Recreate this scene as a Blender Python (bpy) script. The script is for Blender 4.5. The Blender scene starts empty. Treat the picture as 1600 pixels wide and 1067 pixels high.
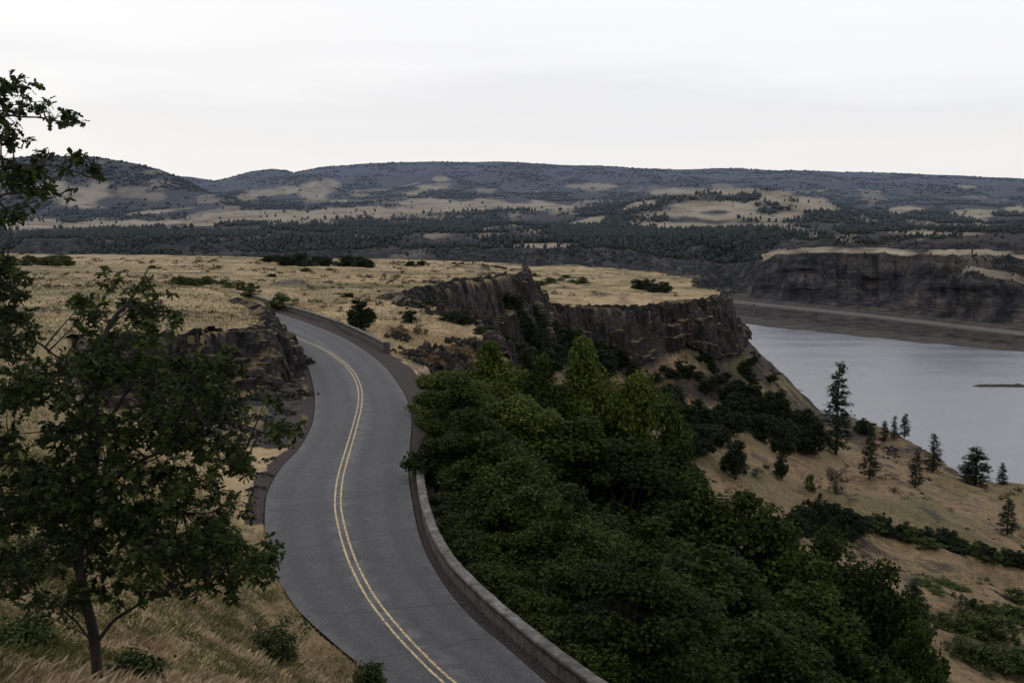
import bpy, math, random
import numpy as np
rng=np.random.default_rng(7); random.seed(7)
C=bpy.context.scene.collection
F=35/36*1600.0; PIT=math.atan(213.5/F); CP,SP=math.cos(PIT),math.sin(PIT); CAMZ=190.0
# ---------------------------------------------------------------- survey helpers
def slope(py):
    v=533.5-np.asarray(py,float); return (-F*SP+v*CP)/(F*CP+v*SP)
def at(px,py,d):
    px,py,d=np.broadcast_arrays(np.asarray(px,float),np.asarray(py,float),np.asarray(d,float))
    Y=F*CP+(533.5-py)*SP
    return np.stack([(px-800)/Y*d,d,CAMZ+slope(py)*d],-1)
def topix(P):
    x,y,z=P[...,0],P[...,1],P[...,2]-CAMZ
    zc=y*CP-z*SP; v=y*SP+z*CP
    return 800+F*x/zc,533.5-F*v/zc
def hroad(d): return np.interp(d,[0,30,48,72,100,160,300],[14.2,14.3,14.5,15.2,15.5,15.7,16.0])
def zroad(y): return CAMZ-hroad(y)
def on_road(pts):
    out=[]
    for px,py in pts:
        d=60.
        for _ in range(40): d=float(hroad(d)/-slope(py))
        out.append(at(px,py,d))
    return np.array(out)
def on_z(px,py,z):
    d=(CAMZ-z)/-slope(py); return at(px,py,d)
def spline(P,n):
    P=np.asarray(P,float); m=len(P); Q=np.vstack([2*P[0]-P[1],P,2*P[-1]-P[-2]]); out=[]
    for i in range(m-1):
        a,b,c,d=Q[i:i+4]
        for t in np.linspace(0,1,8,endpoint=False):
            out.append(.5*(2*b+(c-a)*t+(2*a-5*b+4*c-d)*t*t+(3*b-a-3*c+d)*t**3))
    out.append(P[-1]); out=np.array(out)
    L=np.r_[0,np.cumsum(np.linalg.norm(np.diff(out[:,:2],axis=0),axis=1))]
    s=np.linspace(0,L[-1],n); return np.stack([np.interp(s,L,out[:,k]) for k in range(out.shape[1])],-1)
# ---------------------------------------------------------------- noise
TAB=rng.random(4096).astype(np.float32)
def vn(x,y,seed=0):
    xi=np.floor(x).astype(np.int64); yi=np.floor(y).astype(np.int64); fx=x-xi; fy=y-yi
    fx=fx*fx*(3-2*fx); fy=fy*fy*(3-2*fy)
    h=lambda a,b: TAB[(a*7919+b*104729+seed*1299709+(a*b)%613)&4095]
    return (h(xi,yi)*(1-fx)+h(xi+1,yi)*fx)*(1-fy)+(h(xi,yi+1)*(1-fx)+h(xi+1,yi+1)*fx)*fy
def fbm(x,y,o=4,seed=0):
    s=0;a=.5
    for k in range(o): s=s+a*(vn(x,y,seed+k)-.5); x=x*2.03+17.1;y=y*2.03+5.7;a*=.5
    return s*2
def sst(t): t=np.clip(t,0,1); return t*t*(3-2*t)
def unit(v): return v/(np.linalg.norm(v,axis=-1,keepdims=True)+1e-9)
# ---------------------------------------------------------------- mesh helper
def mesh_np(name,V,Fc,mat=None,parent=None,smooth=False,attr=None):
    V=np.asarray(V,np.float32); me=bpy.data.meshes.new(name)
    if not isinstance(Fc,list): Fc=[Fc]
    Fc=[np.asarray(f,np.int32) for f in Fc if len(f)]
    me.vertices.add(len(V)); me.vertices.foreach_set('co',V.ravel())
    tot=sum(f.size for f in Fc); me.loops.add(tot); me.loops.foreach_set('vertex_index',np.concatenate([f.ravel() for f in Fc]))
    cnt=np.concatenate([np.full(len(f),f.shape[1],np.int32) for f in Fc]); st=np.r_[0,np.cumsum(cnt)[:-1]].astype(np.int32)
    me.polygons.add(len(cnt)); me.polygons.foreach_set('loop_start',st)
    try: me.polygons.foreach_set('loop_total',cnt)
    except Exception: pass
    if smooth: me.polygons.foreach_set('use_smooth',np.ones(len(cnt),bool))
    if attr is not None:
        a=me.color_attributes.new('mask','FLOAT_COLOR','POINT'); a.data.foreach_set('color',np.asarray(attr,np.float32).ravel())
    me.update(calc_edges=True); me.validate()
    if mat: me.materials.append(mat)
    o=bpy.data.objects.new(name,me); C.objects.link(o)
    if parent: o.parent=parent
    return o
def grid_faces(r,c):
    i=np.arange(r*c).reshape(r,c); return np.stack([i[:-1,:-1],i[:-1,1:],i[1:,1:],i[1:,:-1]],-1).reshape(-1,4)
def struct(o): o['kind']='structure'; return o
def tag(o,label,cat,group=None,kind=None):
    if label:o['label']=label
    o['category']=cat
    if group:o['group']=group
    if kind:o['kind']=kind
    return o
def empty(name,loc): 
    o=bpy.data.objects.new(name,None); o.location=loc; o.empty_display_size=.3; C.objects.link(o); return o
# ---------------------------------------------------------------- materials
class M:
    def __init__(s,name,rough=.9,spec=.2):
        s.m=bpy.data.materials.new(name); s.m.use_nodes=True; s.t=s.m.node_tree; s.b=s.t.nodes['Principled BSDF']
        s.b.inputs['Roughness'].default_value=rough; s.b.inputs['Specular IOR Level'].default_value=spec
        s.geo=s.n('ShaderNodeNewGeometry'); s.pos=s.geo.outputs['Position']; s.isl=s.geo.outputs['Random Per Island']
    def n(s,ty,**k):
        n=s.t.nodes.new(ty)
        for a,b in k.items(): setattr(n,a,b)
        return n
    def l(s,a,b): s.t.links.new(a,b)
    def noise(s,scale,detail=4,vec=None,rough=.6,stretch=None):
        n=s.n('ShaderNodeTexNoise'); n.inputs['Scale'].default_value=scale; n.inputs['Detail'].default_value=detail; n.inputs['Roughness'].default_value=rough
        v=vec or s.pos
        if stretch:
            mp=s.n('ShaderNodeMapping'); mp.inputs['Scale'].default_value=stretch; s.l(v,mp.inputs['Vector']); v=mp.outputs[0]
        s.l(v,n.inputs['Vector']); return n.outputs['Fac']
    def ramp(s,fac,stops):
        r=s.n('ShaderNodeValToRGB'); e=r.color_ramp.elements
        while len(e)<len(stops): e.new(.5)
        for i,(p,c) in enumerate(stops): e[i].position=p; e[i].color=(*c,1) if len(c)==3 else c
        s.l(fac,r.inputs[0]); return r.outputs[0]
    def g(s,fac,a,b): return s.ramp(fac,[(a,(0,0,0)),(b,(1,1,1))])
    def mix(s,fac,a,b,mode='MIX'):
        m=s.n('ShaderNodeMix',data_type='RGBA',blend_type=mode)
        for v,i in ((fac,0),(a,6),(b,7)):
            if isinstance(v,(int,float)): m.inputs[i].default_value=v
            elif isinstance(v,tuple): m.inputs[i].default_value=(*v,1)
            else: s.l(v,m.inputs[i])
        return m.outputs[2]
    def math(s,op,a,b=0.0):
        m=s.n('ShaderNodeMath',operation=op)
        for v,i in ((a,0),(b,1)):
            if isinstance(v,(int,float)): m.inputs[i].default_value=v
            else: s.l(v,m.inputs[i])
        return m.outputs[0]
    def up(s,a,b):
        q=s.n('ShaderNodeSeparateXYZ'); s.l(s.geo.outputs['True Normal'],q.inputs[0]); return s.g(q.outputs[2],a,b)
    def bump(s,h,strength=.5,dist=.1):
        b=s.n('ShaderNodeBump'); b.inputs['Strength'].default_value=strength; b.inputs['Distance'].default_value=dist
        s.l(h,b.inputs['Height']); s.l(b.outputs[0],s.b.inputs['Normal'])
    def col(s,c): s.l(c,s.b.inputs['Base Color']); return s.m
    def attr(s):
        a=s.n('ShaderNodeAttribute',attribute_name='mask'); p=s.n('ShaderNodeSeparateColor'); s.l(a.outputs['Color'],p.inputs[0]); return [p.outputs[0],p.outputs[1],p.outputs[2],a.outputs['Alpha']]
def rockcol(m,stretch=(1,1,.12),sc=.5,dark=1.0):
    a=m.noise(sc,7,stretch=stretch,rough=.78); b=m.noise(.09,4)
    c=m.ramp(a,[(.40,(.004*dark,.004*dark,.005*dark)),(.5,(.024*dark,.021*dark,.022*dark)),(.58,(.052*dark,.045*dark,.043*dark)),(.70,(.13*dark,.108*dark,.092*dark))])
    return m.mix(m.math('MULTIPLY',m.g(b,.5,.66),.45),c,(.055*dark,.042*dark,.034*dark)),a
m=M('hillside_ground'); at_=m.attr()
n1=m.noise(.09,5); n2=m.noise(1.3,5,rough=.75); n3=m.noise(.022,4); n4=m.noise(.38,5,rough=.7)
gr=m.ramp(n2,[(.28,(.16,.112,.062)),(.45,(.32,.232,.13)),(.7,(.48,.36,.215))])
gr=m.mix(m.math('MULTIPLY',m.g(n4,.50,.62),.6),gr,(.16,.112,.060))
gr=m.mix(m.math('MULTIPLY',m.g(n1,.45,.58),.72),gr,(.165,.115,.060))
gr=m.mix(m.math('MULTIPLY',m.g(n3,.48,.60),.55),gr,(.125,.108,.05))
bn=m.ramp(n2,[(.28,(.070,.048,.028)),(.48,(.185,.124,.070)),(.72,(.31,.215,.128))])
bn=m.mix(m.math('MULTIPLY',m.g(n4,.49,.59),.65),bn,(.072,.052,.030)); bn=m.mix(m.math('MULTIPLY',m.g(n1,.51,.62),.55),bn,(.085,.072,.034))
gr=m.mix(at_[3],gr,bn)
gr=m.mix(at_[1],gr,m.ramp(n2,[(.3,(.025,.032,.010)),(.7,(.11,.11,.038))]))
rc,ra=rockcol(m,(1,1,.6),1.0,.9)
c=m.mix(at_[0],gr,rc)
cd=m.ramp(m.noise(9,3),[(.3,(.014,.010,.011)),(.7,(.05,.034,.034))])
c=m.mix(at_[2],c,cd)
m.bump(m.math('ADD',n2,m.noise(7,4)),.7,.25); MAT_GROUND=m.col(c)
m=M('basalt_rock'); c,a=rockcol(m,dark=.85); c=m.mix(m.math('MULTIPLY',m.up(.70,.88),m.g(m.noise(.5,4),.42,.55)),c,(.18,.135,.08)); m.bump(m.math('ADD',a,m.noise(2.5,5)),1.,.9); MAT_ROCK=m.col(c)
m=M('outcrop_rock'); c,a=rockcol(m,(1,1,.7),1.0,.95); c=m.mix(m.math('MULTIPLY',m.up(.72,.92),m.g(m.noise(.9,5),.44,.54)),c,(.19,.14,.08)); m.bump(m.math('ADD',a,m.noise(4,6,rough=.75)),1.,.5); MAT_OUT=m.col(c)
m=M('asphalt',.85,.25); at_=m.attr()
n1=m.noise(.25,4);n2=m.noise(16,4,rough=.9);n3=m.noise(1.2,5,rough=.75);n4=m.noise(4,6,rough=.85)
c=m.ramp(n2,[(.38,(.026,.026,.031)),(.62,(.100,.100,.110))]); c=m.mix(m.math('MULTIPLY',m.g(n1,.4,.65),.35),c,(.040,.040,.046)); c=m.mix(m.math('MULTIPLY',m.g(n3,.52,.66),.28),c,(.11,.11,.118)); c=m.mix(m.math('MULTIPLY',m.g(n4,.52,.62),.35),c,(.030,.030,.034))
c=m.mix(m.math('MULTIPLY',at_[0],.4),c,(.034,.034,.039)); c=m.mix(m.math('MULTIPLY',at_[1],m.g(n3,.42,.6)),c,(.105,.104,.108))
m.bump(n2,.7,.02); MAT_ROAD=m.col(c)
m=M('worn_yellow_paint',.7)
c=m.mix(m.g(m.noise(6,6,rough=.8),.49,.58),(.46,.35,.19),(.085,.083,.085)); MAT_YEL=m.col(c)
m=M('tar_seal',.6); MAT_TAR=m.col(m.ramp(m.noise(5,3),[(.3,(.016,.016,.018)),(.7,(.032,.032,.035))]))
m=M('worn_asphalt',.9); MAT_PALE=m.col(m.ramp(m.noise(5,5,rough=.8),[(.4,(.06,.06,.065)),(.6,(.15,.148,.15))]))
m=M('weathered_stone',.9); n1=m.noise(1.6,6,rough=.8); n2=m.noise(14,4); n3=m.noise(.5,4)
c=m.ramp(n1,[(.35,(.045,.043,.041)),(.50,(.12,.115,.108)),(.66,(.23,.22,.205))]); c=m.mix(m.math('MULTIPLY',m.g(n2,.5,.7),.5),c,(.04,.038,.036)); c=m.mix(m.math('MULTIPLY',m.g(n3,.48,.6),.5),c,(.05,.05,.044)); m.bump(m.math('ADD',n1,n2),.8,.04); MAT_STONE=m.col(c)
m=M('mortared_rubble',.95); v=m.n('ShaderNodeTexVoronoi',feature='DISTANCE_TO_EDGE'); v.inputs['Scale'].default_value=2.6; m.l(m.pos,v.inputs['Vector'])
c=m.mix(m.g(v.outputs[0],.01,.06),(.08,.075,.07),m.ramp(m.noise(2.2,5,rough=.8),[(.35,(.02,.018,.017)),(.65,(.085,.077,.07))])); m.bump(v.outputs[0],.8,.06); MAT_RUB=m.col(c)
m=M('bark'); n1=m.noise(6,5,stretch=(1,1,.25)); m.bump(n1,.8,.05); MAT_BARK=m.col(m.ramp(n1,[(.3,(.009,.008,.007)),(.7,(.04,.035,.03))]))
def trans(m,c,f):
    if f>0:
        t=m.n('ShaderNodeBsdfTranslucent'); m.l(c,t.inputs[0]); x=m.n('ShaderNodeMixShader'); x.inputs[0].default_value=f
        m.l(m.b.outputs[0],x.inputs[1]); m.l(t.outputs[0],x.inputs[2]); m.l(x.outputs[0],m.t.nodes['Material Output'].inputs[0])
    return m.m
def leafmat(name,cols,tr=0,rough=.75,lo=.45,spec=.12,var=.35):
    m=M(name,rough,spec)
    c=m.ramp(m.isl,[(i/(len(cols)-1),c) for i,c in enumerate(cols)])
    oi=m.n('ShaderNodeObjectInfo'); c=m.mix(m.math('MULTIPLY',oi.outputs['Random'],var),c,tuple(x*lo for x in cols[0]))
    c=m.mix(m.math('MULTIPLY',m.g(m.noise(.35,3),.45,.6),.4),c,tuple(x*.5 for x in cols[0]))
    m.col(c); return trans(m,c,tr)
ML_OAK=leafmat('oak_leaves',[(.010,.018,.005),(.023,.035,.009),(.055,.072,.020),(.015,.025,.007)],.2)
ML_LIGHT=leafmat('light_broadleaf_leaves',[(.024,.040,.007),(.056,.080,.013),(.130,.140,.026),(.034,.056,.009)],.3,var=.4)
ML_MAPLE=leafmat('broadleaf_leaves',[(.013,.025,.005),(.029,.048,.008),(.068,.088,.017),(.018,.032,.006)],.28,var=.6)
ML_DARK=leafmat('dark_leaves',[(.008,.014,.006),(.016,.026,.010),(.028,.038,.014)])
ML_PINE=leafmat('pine_needles',[(.010,.017,.009),(.02,.032,.015),(.04,.052,.024)])
ML_SCRUB=leafmat('scrub_leaves',[(.024,.036,.010),(.05,.068,.018),(.095,.11,.032)])
ML_GREY=leafmat('grey_brush',[(.04,.036,.026),(.085,.075,.05),(.05,.05,.03)])
ML_TAN=leafmat('dry_brush',[(.10,.07,.036),(.20,.14,.075),(.28,.20,.11)])
ML_LOW=leafmat('low_scrub',[(.04,.036,.018),(.09,.075,.035),(.15,.115,.065),(.05,.052,.02)])
def grassmat(name):
    m=M(name,.8,.15); gi=m.isl
    c=m.ramp(gi,[(0,(.18,.125,.078)),(.35,(.34,.25,.158)),(.8,(.51,.40,.265)),(1,(.62,.51,.37))])
    c=m.mix(m.math('MULTIPLY',m.g(m.noise(.7,5,rough=.7),.5,.6),.5),c,(.20,.13,.075))
    gg=m.ramp(gi,[(0,(.04,.045,.014)),(1,(.17,.165,.065))])
    sx=m.n('ShaderNodeSeparateXYZ'); m.l(m.pos,sx.inputs[0]); mr=m.n('ShaderNodeMapRange'); m.l(sx.outputs[0],mr.inputs[0]); mr.inputs[1].default_value=-3; mr.inputs[2].default_value=-9; mr.inputs[3].default_value=-.04; mr.inputs[4].default_value=.09
    c=m.mix(m.g(m.math('ADD',m.noise(.6,5,rough=.75),mr.outputs[0]),.48,.58),c,gg); m.col(c)
    return trans(m,c,.25)
MAT_GRASS=grassmat('dry_grass_blades')
def paint_haze(m,c,far,lo=1500,hi=8000,amt=.8):  # paints distance haze into the base colour, stronger with world Y
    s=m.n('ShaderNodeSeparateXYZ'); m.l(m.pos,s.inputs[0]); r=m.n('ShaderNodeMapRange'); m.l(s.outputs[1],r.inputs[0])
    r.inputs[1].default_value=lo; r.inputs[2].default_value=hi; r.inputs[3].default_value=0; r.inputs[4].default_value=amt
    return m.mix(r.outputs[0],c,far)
HAZE=(.102,.122,.158)  # bluish haze tone painted into the far ground and trees
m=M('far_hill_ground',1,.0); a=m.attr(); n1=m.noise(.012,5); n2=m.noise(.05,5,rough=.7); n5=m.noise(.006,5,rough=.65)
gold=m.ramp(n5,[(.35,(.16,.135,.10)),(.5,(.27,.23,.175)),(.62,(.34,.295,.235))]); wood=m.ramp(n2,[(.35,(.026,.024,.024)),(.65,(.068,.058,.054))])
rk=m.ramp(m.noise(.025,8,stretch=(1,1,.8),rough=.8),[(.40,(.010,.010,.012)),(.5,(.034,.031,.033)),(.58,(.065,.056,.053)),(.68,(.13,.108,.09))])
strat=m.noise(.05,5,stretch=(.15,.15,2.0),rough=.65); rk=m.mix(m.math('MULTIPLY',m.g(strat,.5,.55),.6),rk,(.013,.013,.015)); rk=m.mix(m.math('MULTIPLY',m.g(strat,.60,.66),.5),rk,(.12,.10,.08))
c=m.mix(a[1],wood,rk); c=paint_haze(m,c,HAZE,1200,7600,.98); gold=paint_haze(m,gold,(.20,.20,.215),1200,9000,.8)  # haze painted into woods and rock, and a paler one into the fields
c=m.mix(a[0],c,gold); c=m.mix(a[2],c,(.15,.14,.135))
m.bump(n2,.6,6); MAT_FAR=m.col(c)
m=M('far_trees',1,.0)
c=m.ramp(m.isl,[(0,(.010,.015,.012)),(1,(.034,.039,.028))]); MAT_FTREE=m.col(paint_haze(m,c,HAZE,1200,7000,.99))  # tree colour fades to the painted haze tone with distance
m=M('river_water',.12,.5); m.b.inputs['IOR'].default_value=1.33; n1=m.noise(.005,4,stretch=(1,3,1)); n2=m.noise(.2,5,stretch=(1,2.2,1),rough=.7)
m.b.inputs['Base Color'].default_value=(.15,.163,.19,1); m.l(m.ramp(n1,[(.4,(.10,)*3),(.6,(.26,)*3)]),m.b.inputs['Roughness']); m.bump(n2,.45,.7); MAT_WATER=m.m
# ---------------------------------------------------------------- road geometry
RL=spline(on_road([(900,1330),(740,1180),(600,1067),(520,1003),(460,945),(430,890),(416,840),(414,800),(420,765),(440,730),(468,700),(487,665),(492,630),(489,600),(478,568),(455,540),(425,521),(388,503),(345,490),(285,475)]),160)
RR=spline(on_road([(1200,1330),(1010,1200),(855,1067),(790,1010),(730,958),(685,900),(658,845),(645,790),(638,740),(640,700),(643,660),(638,630),(622,600),(600,572),(570,548),(530,525),(480,505),(430,488),(395,474),(340,463)]),160)
CL=spline(on_road([(1000,1330),(840,1180),(703,1067),(655,1022),(612,975),(575,925),(548,870),(533,820),(528,785),(532,745),(543,705),(556,660),(563,625),(560,600),(548,578),(528,560),(500,543),(470,530),(440,517),(400,500)]),400)
PR=np.vstack([RL[::3],RR[::-3]])[:,:2]
clx=lambda y: np.interp(y,CL[:,1],CL[:,0])
def sdf(poly,x,y,att=None):
    x=x.astype(np.float32);y=y.astype(np.float32)
    n=len(poly); best=np.full(x.shape,1e12,np.float32); ins=np.zeros(x.shape,bool); A=None if att is None else np.zeros(x.shape,np.float32)
    poly=[(float(p[0]),float(p[1])) for p in poly]
    for i in range(n):
        ax,ay=poly[i]; bx,by=poly[(i+1)%n]; dx,dy=bx-ax,by-ay; L=dx*dx+dy*dy+1e-9
        t=np.clip(((x-ax)*dx+(y-ay)*dy)/L,0,1); q=(x-ax-t*dx)**2+(y-ay-t*dy)**2
        if A is not None:
            u=q<best; A=np.where(u,float(att[i])*(1-t)+float(att[(i+1)%n])*t,A)
        best=np.minimum(best,q)
        if ay!=by: ins^=((ay>y)!=(by>y))&(x<(bx-ax)*(y-ay)/(by-ay)+ax)
    d=np.sqrt(best); d=np.where(ins,-d,d).astype(float); return d if A is None else (d,A)
def rbf(pts,c):
    P=np.array(pts,float); X=P[:,:2]; K=np.sqrt(((X[:,None]-X[None])**2).sum(-1)+c*c); n=len(P)
    A=np.zeros((n+1,n+1)); A[:n,:n]=K; A[:n,n]=1; A[n,:n]=1; w=np.linalg.solve(A+1e-6*np.eye(n+1),np.r_[P[:,2],0])
    def f(x,y):
        s=np.full(x.shape,w[n])
        for i in range(n): s=s+w[i]*np.sqrt((x-X[i,0])**2+(y-X[i,1])**2+c*c)
        return s
    return f
def normals2(P):
    t=np.gradient(P[:,:2],axis=0); t/=np.linalg.norm(t,axis=1)[:,None]+1e-9; return np.stack([t[:,1],-t[:,0]],-1)
def roughen(P,H,i0,i1,step,amp,seed,sc):
    Q=spline(np.column_stack([P[i0:i1],H[i0:i1]]),int(np.linalg.norm(np.diff(P[i0:i1],axis=0),axis=1).sum()/step)); n=normals2(Q); L=np.arange(len(Q))*step
    d=fbm(L/sc,L*0+.3,4,seed)*amp; e=np.minimum(1,np.minimum(np.arange(len(Q)),np.arange(len(Q))[::-1])/3); Q[:,:2]+=n*(d*e)[:,None]
    Q[:,2]*=1+.4*fbm(L/(sc*.7),L*0,3,seed+5)
    Pn=np.vstack([P[:i0],Q[:,:2],P[i1:]]); Hn=np.r_[H[:i0],Q[:,2],H[i1:]]; return Pn,Hn,(i0,i0+len(Q))
A=lambda L:[at(*p) for p in L]
CUT_T=[(110,552,72),(215,536,77),(270,528,80),(325,521,83),(375,514,86),(415,509,89),(445,514,91),(468,536,93)]
CUT_B=[(110,600,68.5),(215,612,73),(265,622,75.5),(322,634,78),(378,640,80.5),(425,640,82.5),(455,640,84),(478,622,86)]
CUT_F=[(120,660,56),(205,670,57),(322,690,58),(400,690,60),(450,680,64),(484,650,74),(492,640,82)]
ctrl3=A([(0,1067,12),(155,1067,13.5),(300,1067,17),(450,1067,22),(555,1067,27),(0,900,20),(200,900,24),(380,900,32),(0,780,27),(200,780,33),(340,800,42),(0,650,45),(180,660,50),(330,725,53),
 (0,560,65),(150,545,70),(230,534,78),(320,519,84),(395,511,89),(440,514,93),(340,665,66),(240,630,64),(410,680,64),(415,493,106),(380,473,122),(350,456,135),(200,500,95),(300,488,105),(0,480,110),(0,440,170),(200,440,170),(0,405,400),(300,406,380),(450,412,330),(560,440,215),(450,448,195),(600,427,280),(700,434,235),(640,450,190),(790,430,280),(815,432,300),(822,433,330),(760,422,330),
 (520,478,150),(560,500,132),(690,560,118),(730,585,112),(-400,440,170),(-400,600,50),(-400,900,18),(250,454,150)])
ctrl3+=[(0,0,188),(-12,0,188),(10,0,187),(0,-30,189),(40,-20,182),(6,8,183.5),(14,14,179)]
for i in range(8,150,12): ctrl3.append((RR[i,0]+2.2,RR[i,1],zroad(RR[i,1])))
f3=rbf(ctrl3,4)
PC=np.vstack([spline(A(CUT_T),30),spline(A(CUT_F),24)[::-1]])[:,:2]
B3=[(1400,1330,None,0),(1200,1200,None,0),(1020,1120,None,0),(920,1060,None,0),(850,1005,None,0),(785,950,None,0),(731,900,None,0),(702,855,None,0),(682,800,None,0),(674,745,None,0),(674,700,None,0),(676,660,None,.5),(668,620,None,1),(655,590,None,1),
 (665,572,104,1.5),(700,578,106,2.5),(735,590,108,3),(765,575,124,4),(770,545,150,6),(690,520,160,7),(630,497,165,8),(600,478,170,9),(640,464,180,12),(672,452,195,14),(695,440,215,15),(742,435,240,16),(792,430,275,17),(818,433,300,17),(828,428,335,16),(815,414,400,12),(700,408,420,8),(550,405,420,7),(300,403,440,6),(0,402,450,6),(-500,402,450,6)]
P3=[];H3=[]
for px,py,d,h in B3:
    p=on_road([(px,py)])[0] if d is None else at(px,py,d); P3.append((p[0],p[1])); H3.append(h)
P3+=[(-700,300),(-700,-200),(100,-200),(30,0)]; H3+=[5,5,0,0]
P3=np.array(P3);H3=np.array(H3,float)
f1=rbf(A([(830,470,370),(920,477,372),(1000,478,378),(1090,468,400),(1120,464,430),(1000,440,520),(900,424,640),(1050,430,640),(780,470,370),(760,424,640)]),10)
B1=[(700,480,380,10),(780,476,362,16),(850,474,362,17),(890,477,358,18),(930,476,372,18),(1000,478,374,17),(1050,475,380,17),(1085,469,392,17),(1118,464,402,17),(1131,466,418,17),(1126,458,455,17),(1085,447,500,12),(1062,434,600,14),(1035,428,680,14),(900,420,720,10),(740,418,720,10)]
P1=np.array([at(a,b,d)[:2] for a,b,d,h in B1]); H1=np.array([b[3] for b in B1],float)
P3,H3,R3=roughen(P3,H3,16,30,2.6,7.,3,16)
P1,H1,R1=roughen(P1,H1,0,14,4.0,12,7,26)
f0=rbf(A([(1250,634,405),(1340,657,390),(1410,687,370),(1500,737,335),(1600,762,310),(1100,650,270),(1100,750,200),(1200,720,250),(1300,730,270),(1400,800,230),(1550,850,215),(1500,950,170),(1580,1050,150),(1400,900,190),(1250,850,175),(1050,640,300),(1150,640,340),(850,620,200),(950,610,260),(900,580,310),(1800,850,250),(1800,1100,150),(1200,645,350),(1000,900,110),(1300,1067,110)])+[(-300,500,150),(0,600,110),(120,520,90),(300,-100,110),(-300,0,170),(-100,300,150),(0,750,100)],12)
B0=[(1060,540,640),(1130,590,520),(1195,622,450),(1240,634,405),(1340,655,392),(1410,685,372),(1500,735,337),(1600,760,312),(1800,800,290),(2300,900,250)]
P0=np.array([at(*b)[:2] for b in B0]+[(450,50),(450,-300),(-800,-300),(-800,600),(-300,800),(0,800)])
def drop(s,H,sl,w=.28):
    s=np.maximum(s,0); return H*sst(s/(w*H+.3))+sl*np.maximum(0,s-.18*H)
def terrain(x,y,full=False):
    x=np.asarray(x,float);y=np.asarray(y,float); r=np.hypot(x,y)
    n1=fbm(x/9,y/9,4,3); n2=fbm(x/2.2,y/2.2,3,11); n3=fbm(x/45,y/45,4,21)
    amp=np.clip((r-15)/80,0,1)
    s3,h3=sdf(P3,x,y,H3); s1,h1=sdf(P1,x,y,H1); s0=sdf(P0,x,y); sr=sdf(PR,x,y); sc=sdf(PC,x,y)
    t3=f3(x,y)+(n1*.6+n3*.6)*amp+n2*.12
    foot=CAMZ-15.1+n2*.3+np.clip(-x-24,0,50)*.14
    t3=np.where(sc<0,t3+(np.minimum(foot,t3)-t3)*sst(-sc/.9),t3)
    zr=zroad(y); bank=(y>60)&(y<134)&(x<clx(y)); t=sst((sr-np.where(bank,1.7,.5))/np.where(bank,1.9,2.8)); t3=np.where(sr<.05,zr-.15,zr-.05+(t3-(zr-.05))*t)
    w3=s3+np.where(h3>1.2,n2*.6,0)
    z3=t3-drop(w3,h3,.72)+np.where(w3>2,n1*1.2,0)
    w1=s1+n2*.8; z1=f1(x,y)+n1*.9+n3*1.8-drop(w1,h1,np.interp(x,[60,110],[.66,.95]))+np.where(w1>3,n1*2.5,0)
    w0=s0+n3*8+n1*3; terr=fbm(x/30,y/30,3,33)*4; terr=np.floor(terr)+sst((terr%1-.6)/.4)
    z0=f0(x,y)+n3*3.5+n1*.9+terr*1.1-drop(w0,np.full(x.shape,7.),.95)
    z=np.maximum(np.maximum(z3,z1),np.maximum(z0,-8))
    if not full: return z
    is3=z3>=z-.01; is1=z1>=z-.01; is0=z0>=z-.01
    rock=sst((w3+.3)/1.)*(w3<h3*.35+1.5)*(h3>1.2)*is3
    rock=np.maximum(rock,(w1>-.4)*(w1<h1*.35+2)*is1*1.)
    talus=((w3>h3*.35+1)*is3*(h3>1.2)+(w1>h1*.35+1)*is1+is0*(y>325)*sst((y-325)/40))*1.
    talus=np.clip(talus,0,1)
    rock=np.maximum(rock,talus*np.clip(.62+n1*1.5+n2*.5,0,.95))
    rock=np.maximum(rock,((s3<0)|(s1<0))*np.clip((n1-.30)*5,0,.85)*(r>60))
    rock=np.maximum(rock,bank*(sr>.9)*(sr<3.4)*1.)
    rock=np.maximum(rock,(sc<.2)*np.clip(.5+n2*2.5,0,1))
    rock=np.maximum(rock,is0*np.clip((n1-.34)*6,0,.8)); rock=np.maximum(rock,is0*(w0>-4)*np.clip(.5+n1*3,0,1))
    green=np.clip(n3*1.6-.2,0,.7)*is0; green=np.maximum(green,(s3>0)*(h3<=1.2)*is3*.85); green=np.maximum(green,talus*np.clip(n3*2+.3+n1,0,.8))
    green=np.maximum(green,np.clip((fbm(x/14,y/14,3,55)+.0)*3,0,.85)*(r<48)*(s3<0)*(sr>2)); green=np.maximum(green,np.clip(fbm(x/30,y/12,4,77)*3-.35,0,.7)*(r>110)*((s3<0)|(s1<0)))
    green=np.maximum(green,(sc<.2)*np.clip(.2-n2*2,0,.9))
    right=x>clx(y)
    wd_=np.where((y<44)&~right,-.1,.8); wd_=np.where(right,2.6,wd_); cind=(sr<wd_+n2*.8)*(sr>-2)*1.
    cind=np.maximum(cind,(s3>-.3)*(s3<1.2)*(h3<=1.2)*is3*.8)
    return z,np.stack([rock,green,cind,np.clip(is0*1.+talus*.8*(1-is0),0,1)],-1),(s3,s1,s0,sr)
def tz(x,y): return float(terrain(np.array([x]),np.array([y]))[0])
nc,nr=900,1150
az=np.radians(np.linspace(-44,44,nc)); rr=np.exp(np.linspace(math.log(1.5),math.log(860),nr))
RRR,AZ=np.meshgrid(rr,az,indexing='ij'); X=RRR*np.sin(AZ);Y=RRR*np.cos(AZ)
Z,mask,_=terrain(X,Y,True)
struct(mesh_np('hillside_terrain',np.stack([X,Y,Z],-1).reshape(-1,3),grid_faces(nr,nc)[:,::-1],MAT_GROUND,smooth=True,attr=mask.reshape(-1,4)))
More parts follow.
